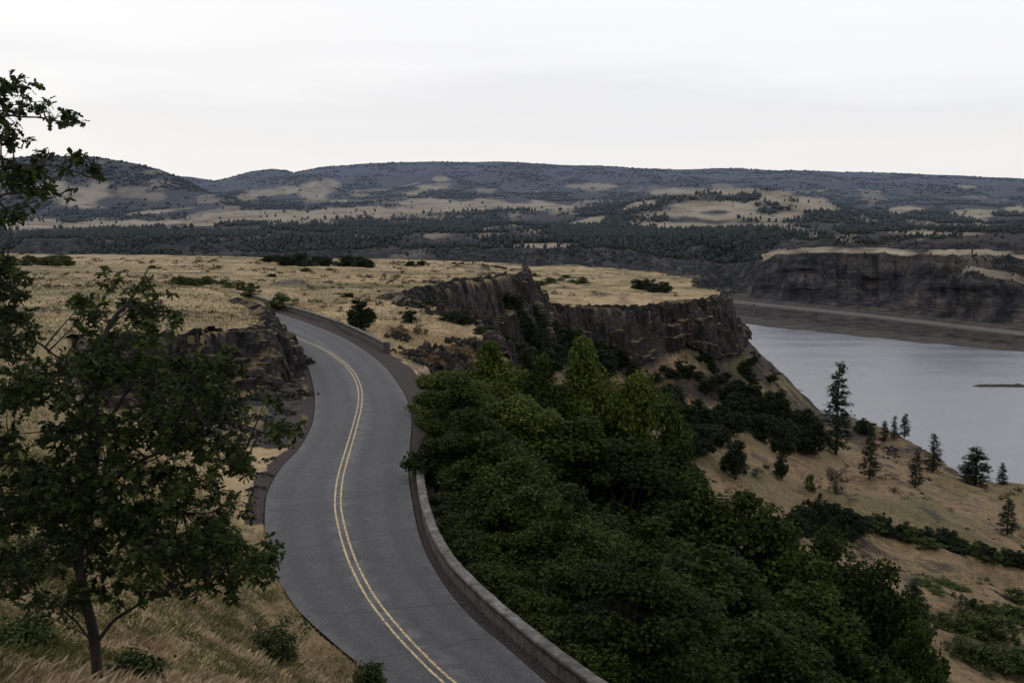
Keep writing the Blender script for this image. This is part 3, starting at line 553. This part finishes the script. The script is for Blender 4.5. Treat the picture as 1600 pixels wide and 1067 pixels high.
def plant(key,name,x,y,H,R,label,cat,group,rot=None,sink=.1,z=None):
    cr,tk,h0,r0,first=PROTO[key]; root=empty(name,(x,y,(tz(x,y) if z is None else z)-sink)); root.rotation_euler.z=random.random()*6.28 if rot is None else rot; root.scale=(R/r0,R/r0*random.uniform(.85,1.15),H/h0)
    if first: PROTO[key][4]=False; a,b=cr,tk
    else: a,b=cr.copy(),tk.copy(); C.objects.link(a); C.objects.link(b)
    a.parent=root;b.parent=root; a.matrix_parent_inverse.identity();b.matrix_parent_inverse.identity()
    if cat=='shrub': a.name='foliage'; b.name='stem'
    tag(root,label,cat,group); return root
big=[(705,588,72,3.5),(770,552,77,4.3),(845,570,80,3.8),(915,552,80,4.6),(990,570,78,4.3),(1045,640,72,3.6),(800,622,62,4.3),(905,660,62,4.8),(765,735,53,3.4),(990,705,60,4.7),(885,772,48,4.6),(1080,755,60,4.4),(1170,782,58,4.8),(1290,850,62,4.5),(1385,905,60,3.9),(945,900,40,3.4),(1110,865,44,4.8),(1280,938,47,4.7),(1440,990,55,3.4),(1040,985,36,3.3),(1190,985,38,3.9),(718,680,62,3.0),(768,818,49,3.1),(836,900,42,3.),(908,965,37,2.9),(995,1026,32,2.7),(1010,825,50,4.2),(1060,695,68,3.6),(728,630,68,3.4),(735,765,52,2.9),(875,946,39,2.7),(800,865,45,2.9)]
words=['lowest on the left edge of the thicket above the gravel shoulder','with yellow green leaves nearest the rock outcrop','between the two highest crowns at the back of the thicket','highest in the middle of the thicket top','at the top right shoulder of the thicket','on the right edge of the thicket above the dry field']
for i,(a,b,d,R) in enumerate(big):
    p=at(a,b,d); x,y,zt=p; g=tz(x,y); H=max(5,zt-g)
    lab='green broadleaf tree '+words[i] if i<6 else None
    plant('light%d'%(i%2) if i in(0,1,3,4,6,28) else 'broad%d'%(i%4),'broadleaf_tree',x,y,H+.5,R,lab or 'dense dark green broadleaf tree in the thicket below the stone wall','tree','broadleaf trees below the stone wall')
for q in range(24):
    j=4+q*8; o=random.uniform(1.5,2.1); x,y=WP[j,0]+WN[j,0]*o,WP[j,1]+WN[j,1]*o; g=tz(x,y); H=max(1.2,zroad(y)+.35-g+random.uniform(-.3,.5)); plant(random.choice(['wallbush0','wallbush1']),'shrub',x,y,H,random.uniform(1.4,1.8),'dark green leafy bush growing against the outer side of the near stone wall','shrub','bushes along the outer side of the near wall')
def base_at(px,py,lo=120,hi=460):
    ds=np.linspace(lo,hi,500); P=at(px,py,ds); g=terrain(P[:,0],P[:,1]); k=np.where(g>=P[:,2])[0]; i=k[0] if len(k) else np.argmin(abs(g-P[:,2])); return P[i,0],P[i,1],ds[i]
def fill(poly,n,keys,h,r,lab,cat,group,name,lo=120):
    po=np.array(poly,float); c=0
    while c<n:
        a=random.uniform(po[:,0].min(),po[:,0].max()); b=random.uniform(po[:,1].min(),po[:,1].max())
        if sdf(po,np.array([a]),np.array([b]))[0]>0: continue
        x,y,d=base_at(a,b,lo); c+=1; f=random.uniform(.7,1.25); plant(random.choice(keys),name,x,y,random.uniform(*h)*f,random.uniform(*r)*f,lab,cat,group)
DK=['dark0','dark1','dark2']; SC=['scrub0','scrub1','scrub2']
fill([(785,520),(830,520),(880,550),(1000,575),(1000,600),(860,600),(790,580)],34,DK,(6,9),(3.2,4.6),'small dark oak in the ravine thicket under the near basalt cliff','tree','dark oaks in the ravine','oak_tree',150)
fill([(1110,650),(1140,630),(1200,640),(1290,680),(1290,715),(1200,715),(1120,700)],26,DK,(6,9.5),(3.6,5),'dark oak in the thicket left of the tallest pine','tree','dark oaks beside the tallest pine','oak_tree')
fill([(1000,570),(1180,560),(1245,625),(1180,640),(1060,640),(1010,610)],38,SC+['dark1'],(2,5),(2,4),'dark brush clump on the slope at the foot of the headland cliff','shrub','dark brush at the foot of the cliffs','shrub')
fill([(1040,620),(1100,640),(1110,720),(1060,720),(1040,680)],12,DK,(5,8),(3,4.5),'dark oak at the edge of the dry slope behind the thicket','tree','dark oaks behind the thicket','oak_tree')
ben=[('pine0',1306,710,563,24,'tallest dark pine standing above the thicket by the river edge'),('pine1',1358,750,662,15,'medium pine with ragged crown right of the tallest pine'),('pine1',1381,690,656,9,'small pine at the bench rim, first of three in a row'),('pine2',1397,688,650,8,'thin pine at the bench rim, middle of three in a row'),('pine0',1413,684,646,9,'small pine at the bench rim, last of three in a row'),('pine1',1430,762,700,12,'dark pine alone on dry grass below the rim pines'),('pine2',1457,738,675,16,'sparse half bare pine leaning over the river rim'),('pine0',1523,757,696,30,'broad bushy pine at the bench rim before the water'),('pine0',1565,757,721,9,'small pine at the rim right of the broad bushy pine'),('pine1',1573,835,773,16,'ragged pine at the right edge above the hedge line'),('pine1',1425,990,897,30,'dark pine rising behind the lower end of the thicket'),('dark0',1147,748,680,22,'round dark oak standing alone at the left of the bench'),('dark1',1220,748,708,10,'small upright oak on dry grass right of the round oak'),('brush1',1305,770,715,26,'grey green brush clump in the middle of the bench'),('shrub0',1265,765,737,9,'small dark shrub beside the grey brush clump'),('brush0',1500,962,915,26,'grey half bare shrub beside the green hollow'),('dark2',1350,680,652,14,'low rounded oak at the bench rim right of the tallest pine'),('brush1',1180,745,725,18,'low grey brush between the two lone oaks')]
for key,a,b,t,hw,lab in ben:
    x,y,d=base_at(a,b); s=d/1530; k='shrub' if key[:2] in('sh','br') else 'tree'
    plant(key,'pine_tree' if key[0]=='p' else ('oak_tree' if k=='tree' else 'shrub'),x,y,(b-t)*s,max(hw*s*1.15,1.2),lab,k,None,sink=.2)
hed=[]
for q in np.linspace(0,1,15): hed.append((1225+115*q,838-8*math.sin(q*3),28+16*math.sin(q*3.1),20))
for q in np.linspace(0,1,24): hed.append((1345+255*q,822+62*q,20,18))
for a,b,h,hw in hed:
    x,y,d=base_at(a+random.uniform(-6,6),b+random.uniform(-3,6)); s=d/1530; plant(random.choice(SC+['shrub1'] if a>1345 else SC+DK),'shrub',x,y,h*s*random.uniform(.7,1.4),hw*s*random.uniform(1.,1.5),'dark green shrub in the line of shrubs crossing the dry bench','shrub','line of shrubs across the dry bench')
for a,b,h,hw in [(1480,985,30,26),(1520,990,40,30),(1560,1000,50,34),(1595,975,40,30),(1540,1040,45,40),(1590,1050,50,40),(1500,1020,30,30),(1590,940,25,20),(1570,960,25,22),(1545,965,30,24)]:
    x,y,d=base_at(a,b,90); s=d/1530; plant(random.choice(['shrub1','shrub0','shrub2']),'shrub',x,y,h*s*.9,hw*s*1.3,'rounded green shrub in the clump at the lower right corner of the bench','shrub','green shrubs in the lower right corner')
for a,b,h,hw in [(1445,915,9,22),(1475,915,12,24),(1500,922,9,16),(1460,925,7,20)]:
    x,y,d=base_at(a,b); s=d/1530; plant('shrub%d'%random.randrange(3),'shrub',x,y,h*s,hw*s*1.2,'low bright green shrub of the small patch above the grey half bare shrub','shrub','low green patch on the bench')
for i in range(42):
    a=random.uniform(1080,1600); b=random.uniform(680,1000)
    if b<640+(a-1080)*.25+30 or a<b*1.2+60: continue
    x,y,d=base_at(a,b); f=random.random()**2; plant(random.choice(['brush0','scrub1','scrub2','brush1','shrub2']),'shrub',x,y,.4+1.4*f,.6+1.6*f,'small scattered shrub on the dry grass of the bench','shrub','small shrubs scattered over the bench')
def plat(L,key,lab,grp,cat='shrub',name='shrub'):
    for a,b,d,H,R in L:
        p=at(a,b,d); plant(key+str(random.randrange(3)) if key[-1].isalpha() else key,name,p[0],p[1],H,R,lab,cat,grp)
U=random.uniform
plat([(U(395,600),406,U(310,380),U(1.8,4.2),U(2.5,4.5)) for _ in range(22)],'scrub','dark round shrub in the row along the far edge of the golden plateau','shrubs along the far plateau edge')
plat([(px_+U(-8,8),442,175+U(-12,12),U(.9,2.),U(1.3,2.4)) for px_ in np.linspace(270,400,12)],'shrub','green shrub in the strip across the left golden plateau','shrubs on the left plateau')
plat([(U(835,915),436,U(480,560),U(1.5,3),U(3,5)) for _ in range(12)],'shrub','low green shrub in the hollow across the lower plateau','shrubs in the plateau hollow')
plat([(1000,470,470,5,5),(1015,470,465,5.5,6),(1035,470,455,5,5),(1022,470,445,4,5)],'scrub','dark shrub in the notch of the plateau rim','shrubs in the plateau notch')
plat([(640,410,330,2.2,2.6),(660,410,335,2,2.6)],'scrub','dark round shrub of the pair above the near cliff','pair of shrubs above the near cliff')
plat([(U(-10,110),402,U(270,360),U(1.5,3.5),U(2,3.8)) for _ in range(12)],'shrub','green shrub at the far left edge of the plateau','shrubs at the far left of the plateau')
plat([(565,520,126,4.4,2.1)],'dark1','upright dark juniper shrub just beyond the far stone wall',None)
plat([(440,480,150,2.6,2.6)],'shrub1','bright green shrub behind the far end of the road wall',None)
plat([(625,533,128,1.4,1.6)]+[(U(630,735),560,U(105,130),U(.8,1.6),U(1.,1.9)) for _ in range(12)],'tan0','tan dry bush on top of the rock outcrop beside the road','dry bushes on the outcrop')
plat([(U(620,760),545,U(135,165),U(.8,2.2),U(1.2,2.4)) for _ in range(12)],'scrub','small dark bush among the rocks behind the tan outcrop bushes','bushes behind the outcrop')
for i in range(42):
    a=random.uniform(0,780); d=random.uniform(95,330); p=at(a,430,d)
    if sdf(P3,np.array([p[0]]),np.array([p[1]]))[0]>-2 or sdf(PR,np.array([p[0]]),np.array([p[1]]))[0]<4: continue
    f=random.random()**2; plant(random.choice(['brush0','brush1','scrub0','shrub2']),'shrub',p[0],p[1],.4+1.1*f,.7+1.6*f,'small scattered brush on the golden plateau','shrub','small brush scattered over the plateau')
rng=np.random.default_rng(55)
rr_=80*(700/80)**(rng.random(9000)); aa=np.radians(-30+62*rng.random(9000)); x,y=rr_*np.sin(aa),rr_*np.cos(aa)
z,mk,(s3,s1,s0,sr)=terrain(x,y,True); ok=(sr>3)&(z>20)&(rng.random(9000)<np.clip(.14+fbm(x/25,y/14,3,66)*1.5,0,1)); x,y,z=x[ok],y[ok],z[ok]; n=len(x); sc_=np.clip(np.hypot(x,y)/160,.5,2.2)*(.2+.5*rng.random(n)**2)
k_=26; cen=np.repeat(np.stack([x,y,z],-1),k_,0); s_=np.repeat(sc_,k_)[:,None]; e=unit(rng.normal(0,1,(n*k_,3)))*(rng.random((n*k_,1))**.5)*s_*np.array([1.5,1.5,.7]); e[:,2]=np.abs(e[:,2])
V,Fc=leaves(cen+e,s_[:,0]*.55*(.6+.8*rng.random(n*k_)),unit(e)+np.array([0,0,.5]),QUAD,.7)
tag(mesh_np('low_scrub',V,Fc,ML_LOW),'low brown and green scrub dotted over the plateaus and the bench','scrub',kind='stuff')
# ---------------------------------------------------------------- foreground oaks
def fg_oak(name,base_px,d0,skel,clumps,label,seed,lsz=.105,sub=17,per=11):
    global rng; rng=np.random.default_rng(seed)
    b=at(base_px,1070,d0); gz=tz(b[0],b[1]); root=empty(name,(b[0],b[1],gz)); o=np.array([b[0],b[1],gz]); tb=MB(); nodes=[]
    for path,r0,r1 in skel:
        P=np.array([at(px,py,d0+dd) for px,py,dd in path])-o
        if path is skel[0][0]: P[0]=(0,0,-.3)
        Q=spline(P,len(P)*6); Q+=np.cumsum(rng.normal(0,.006,Q.shape),0); tb.tube(Q,r0,r1,9 if r0>.05 else 6); nodes.append(Q)
    nodes=np.vstack(nodes); P_=[];S_=[];U_=[]
    for px,py,dd,r in clumps:
        c=at(px,py,d0+dd)-o; k=np.argmin(np.linalg.norm(nodes-c-np.array([0,0,-.15]),axis=1)); tb.tube(curve(nodes[k],c,-.04,6),.013,.005,5)
        for _ in range(max(5,int(sub*(r/.45)**1.3))):
            e=unit(rng.normal(0,1,3))*r*rng.random()**.4*np.array([1.25,1.25,.9]); q=c+e; tb.tube(curve(c+e*.1,q,.02,4),.004,.002,4)
            m=int(per*(.5+1.*rng.random())); g=unit(rng.normal(0,1,(m,3)))*np.array([1,1,.7]); P_.append(q+g*.055*rng.random((m,1)));S_.append(lsz*(.65+.6*rng.random(m)));U_.append(g*.4+np.array([0,0,.9]))
    V,Fc=leaves(np.vstack(P_),np.concatenate(S_),np.vstack(U_),OAK,.6)
    tb.build('trunk',MAT_BARK,root); mesh_np('crown',V,Fc,ML_OAK,root); tag(root,label,'tree')
sk=[([(155,1070,0),(150,1010,0),(132,930,0),(126,860,.1),(142,780,.1),(155,690,0),(152,600,-.1),(165,530,0),(205,470,0),(230,430,0)],.075,.014),
 ([(152,1000,0),(185,965,-.1),(240,935,-.3),(310,905,-.3),(400,895,-.2)],.028,.008),([(125,900,0),(80,830,.4),(40,760,.5),(15,690,.4)],.035,.01),([(140,800,.1),(190,740,-.4),(260,700,-.5),(340,660,-.5),(430,680,-.4)],.035,.01),
 ([(153,680,0),(210,600,.3),(290,580,.4),(360,575,.4)],.03,.008),([(153,620,0),(90,560,.2),(40,520,.3),(10,490,.3)],.025,.008),([(125,880,0),(170,830,.6),(220,790,.9),(290,800,1)],.03,.01),([(150,1010,0),(100,960,-.5),(40,930,-.7)],.02,.007)]
cp=[]
R_=random.Random(5)
def reg(x0,x1,y0,y1,n,r0=.28,r1=.45):
    for _ in range(n): cp.append((R_.uniform(x0,x1),R_.uniform(y0,y1),R_.uniform(-1.2,1.2),R_.uniform(r0,r1)))
reg(0,120,560,800,30,.26,.42); reg(-60,40,430,560,8,.22,.34); reg(120,175,420,520,5,.15,.25); reg(180,275,425,510,9,.16,.28); reg(100,260,530,650,16,.22,.38); reg(240,370,530,650,14,.22,.36); reg(110,330,650,830,34,.24,.42); reg(320,420,620,730,12,.2,.32); reg(430,465,665,700,4,.14,.22); reg(70,280,800,900,21,.24,.36); reg(300,430,830,925,15,.22,.34); reg(220,380,760,890,17,.22,.38); reg(-80,60,780,850,8,.24,.34); reg(0,90,860,950,9,.15,.27); reg(-200,0,560,800,10); reg(180,300,880,940,6,.16,.26); reg(80,150,860,930,4,.18,.26)
fg_oak('oak_tree',155,13.5,sk,cp,'large oak with crooked trunk in the left foreground on the grassy slope',31,.105,19,12)
sk2=[([(-330,1070,0),(-320,900,0),(-300,700,.1),(-310,500,0),(-290,350,0),(-260,200,0)],.11,.03),([(-300,600,0),(-200,450,0),(-100,350,.1),(0,310,.1),(60,300,0)],.04,.01),([(-300,420,0),(-180,320,0),(-60,260,0),(60,250,0),(120,262,0)],.035,.007),([(-290,330,0),(-180,230,0),(-60,180,0),(40,180,0),(95,190,0)],.03,.006),([(-285,280,0),(-160,180,0),(-40,150,0),(30,140,0)],.03,.006),([(-300,560,0),(-150,480,.3),(-40,430,.2),(10,420,.2)],.03,.008)]
cp2=[(10,135,0,.17),(38,140,.2,.15),(60,165,0,.15),(85,185,0,.13),(112,186,-.1,.09),(25,175,.2,.15),(20,220,0,.14),(5,250,0,.20),(60,245,.1,.13),(100,255,0,.13),(130,258,0,.11),(150,266,0,.06),(30,290,0,.2),(65,300,0,.17),(90,305,0,.12),(10,325,.1,.2),(20,350,0,.12),(0,150,0,.2),(5,200,0,.17),(15,275,0,.2),(45,270,0,.15),(-40,150,0,.3),(-60,220,0,.3),(-50,300,0,.3),(-100,380,0,.35),(-150,250,0,.4),(-200,330,0,.4),(-250,200,0,.4),(-150,450,0,.4),(-40,430,.1,.3),(-5,440,.2,.25),(8,410,.2,.2),(15,450,.1,.2),(25,430,.1,.13),(-20,500,.2,.3),(5,470,.2,.2),(20,500,.2,.2),(-300,250,0,.45),(-350,380,0,.5),(-400,300,0,.5),(-280,150,0,.4),(-240,520,0,.4)]
fg_oak('oak_tree',-330,10.5,sk2,cp2,'oak reaching thin leafy branches in from the upper left edge',33,.09,28,10)
for a,b,h,hw,lab in [(430,1035,60,42,'green leafy shrub in dry grass at the bottom left of the road'),(575,1075,36,24,'small green shrub at the road edge on the bottom border'),(60,900,60,70,'leafy green shrub in the grass at the left border'),(210,1060,30,30,'low green weed clump beside the oak trunk'),(310,870,40,50,'low green shrub in the grass under the right side of the oak'),(30,1010,30,60,'low green weed patch in the bottom left corner')]:
    x,y,d=base_at(a,b,8,45); s=d/1530; rng=np.random.default_rng(int(a)); H=h*s; R=hw*s; tb=MB(); P_=[]
    for _ in range(70): 
        e=np.array([rng.normal(0,R*.45),rng.normal(0,R*.45),H*(.1+.9*rng.random())]); tb.tube(curve((e[0]*.3,e[1]*.3,-.05),e,0,4),.008,.003,4); P_.append(e+rng.normal(0,.07,(34,3)))
    P_=np.vstack(P_); root=empty('shrub',(x,y,tz(x,y))); V,Fc=leaves(P_,.08*(.6+.7*rng.random(len(P_))),np.tile([0,0,1.],(len(P_),1)),QUAD,.7); mesh_np('foliage',V,Fc,ML_SCRUB,root); tb.build('stem',MAT_BARK,root); tag(root,lab,'shrub')
# ---------------------------------------------------------------- grass
def blades(n,rmin,rmax,azm,h0,h1,w,pw,cond):
    r=rmin*(rmax/rmin)**(rng.random(n)**pw); a=np.radians(azm[0]+(azm[1]-azm[0])*rng.random(n)); x=r*np.sin(a);y=r*np.cos(a)
    cl=fbm(x/.5,y/.5,3,88)*.5+fbm(x/4,y/4,3,89)*.4; keep=rng.random(n)<np.clip(.65+cl*1.,.08,1); x,y,cl=x[keep],y[keep],cl[keep]
    z,mk,(s3,s1,s0,sr)=terrain(x,y,True); ok=cond(x,y,s3,s1,s0,sr)&(mk[...,0]<.5); x,y,z,cl=x[ok],y[ok],z[ok],cl[ok]; n=len(x); sc=np.clip(np.hypot(x,y)/25,1,6)
    h=(h0+(h1-h0)*rng.random(n)**2.5)*(1+cl*.8); th=rng.random(n)*6.283; W_=w*sc*(.6+.8*rng.random(n)); dx,dy=np.cos(th)*W_,np.sin(th)*W_; lx,ly=rng.normal(0,.7,n)*h,rng.normal(0,.7,n)*h
    V=np.stack([np.stack([x-dx,y-dy,z-.03],-1),np.stack([x+dx,y+dy,z-.03],-1),np.stack([x+lx*.4+dx*.7,y+ly*.4+dy*.7,z+h*.6],-1),np.stack([x+lx,y+ly,z+h],-1)],1)
    return V.reshape(-1,3),np.arange(n*4).reshape(n,4)
rng=np.random.default_rng(99)
V,Fc=blades(520000,8,50,(-34,4),.04,.20,.0038,.8,lambda x,y,s3,s1,s0,sr:(sr>.1)&(s3<0)&(x<clx(y))&((y<44)|(sr>1.2)))
tag(mesh_np('dry_grass',V,Fc,MAT_GRASS),'dry golden grass on the slope in the left foreground','grass',kind='stuff')
V,Fc=blades(130000,50,330,(-32,4),.08,.28,.012,.9,lambda x,y,s3,s1,s0,sr:(sr>2.8)&(s3<-.5))
tag(mesh_np('dry_grass',V,Fc,MAT_GRASS),'dry golden grass tufts on the bank and plateau left of the cliffs','grass',kind='stuff')
# ---------------------------------------------------------------- light, sky, camera
wd=bpy.data.worlds.new('World'); bpy.context.scene.world=wd; wd.use_nodes=True; t=wd.node_tree; bg=t.nodes['Background']
sky=t.nodes.new('ShaderNodeTexSky'); sky.sky_type='NISHITA'; sky.sun_disc=False; sky.sun_elevation=math.radians(20); sky.sun_rotation=math.radians(-32)
tc=t.nodes.new('ShaderNodeTexCoord'); sp=t.nodes.new('ShaderNodeSeparateXYZ'); t.links.new(tc.outputs['Generated'],sp.inputs[0])
rp=t.nodes.new('ShaderNodeValToRGB'); e=rp.color_ramp.elements; st=[(0,(.90,.875,.855)),(.04,(.90,.885,.875)),(.09,(.855,.855,.875)),(.14,(.95,.95,.965)),(.22,(1.0,1.0,1.01)),(.4,(1.0,1.0,1.01))]
while len(e)<len(st): e.new(.5)
for i,(p,c) in enumerate(st): e[i].position=p; e[i].color=(*c,1)
mp=t.nodes.new('ShaderNodeMapping'); mp.inputs['Scale'].default_value=(1.2,1.2,11); t.links.new(tc.outputs['Generated'],mp.inputs[0])
nz=t.nodes.new('ShaderNodeTexNoise'); nz.inputs['Scale'].default_value=2.2; nz.inputs['Detail'].default_value=6; t.links.new(mp.outputs[0],nz.inputs['Vector'])
ad=t.nodes.new('ShaderNodeMath'); ad.operation='MULTIPLY_ADD'; ad.inputs[1].default_value=.16; t.links.new(nz.outputs['Fac'],ad.inputs[0]); 
sb=t.nodes.new('ShaderNodeMath'); sb.operation='SUBTRACT'; sb.inputs[1].default_value=.075; t.links.new(sp.outputs[2],sb.inputs[0]); t.links.new(sb.outputs[0],ad.inputs[2]); t.links.new(ad.outputs[0],rp.inputs[0])
sc=t.nodes.new('ShaderNodeMix'); sc.data_type='RGBA'; sc.blend_type='MULTIPLY'; sc.inputs[0].default_value=1; t.links.new(sky.outputs[0],sc.inputs[6]); sc.inputs[7].default_value=(.08,.08,.08,1)
mx=t.nodes.new('ShaderNodeMix'); mx.data_type='RGBA'; mx.inputs[0].default_value=.97; t.links.new(sc.outputs[2],mx.inputs[6]); t.links.new(rp.outputs[0],mx.inputs[7]); 
t.links.new(mx.outputs[2],bg.inputs[0]); bg.inputs[1].default_value=1.0
L=bpy.data.lights.new('sun','SUN'); L.energy=.6; L.angle=math.radians(20); L.color=(1,.91,.80); so=bpy.data.objects.new('sun',L); C.objects.link(so); so.rotation_euler=(math.radians(70),0,math.radians(180+32))
cam=bpy.data.cameras.new('camera'); cam.lens=35; cam.sensor_width=36; cam.clip_end=30000; cam.clip_start=.1; co=bpy.data.objects.new('camera',cam); C.objects.link(co); co.location=(0,0,CAMZ); co.rotation_euler=(math.pi/2-PIT,0,0)
bpy.context.scene.camera=co
vs=bpy.context.scene.view_settings; vs.view_transform='Standard'; vs.look='None'; vs.exposure=0
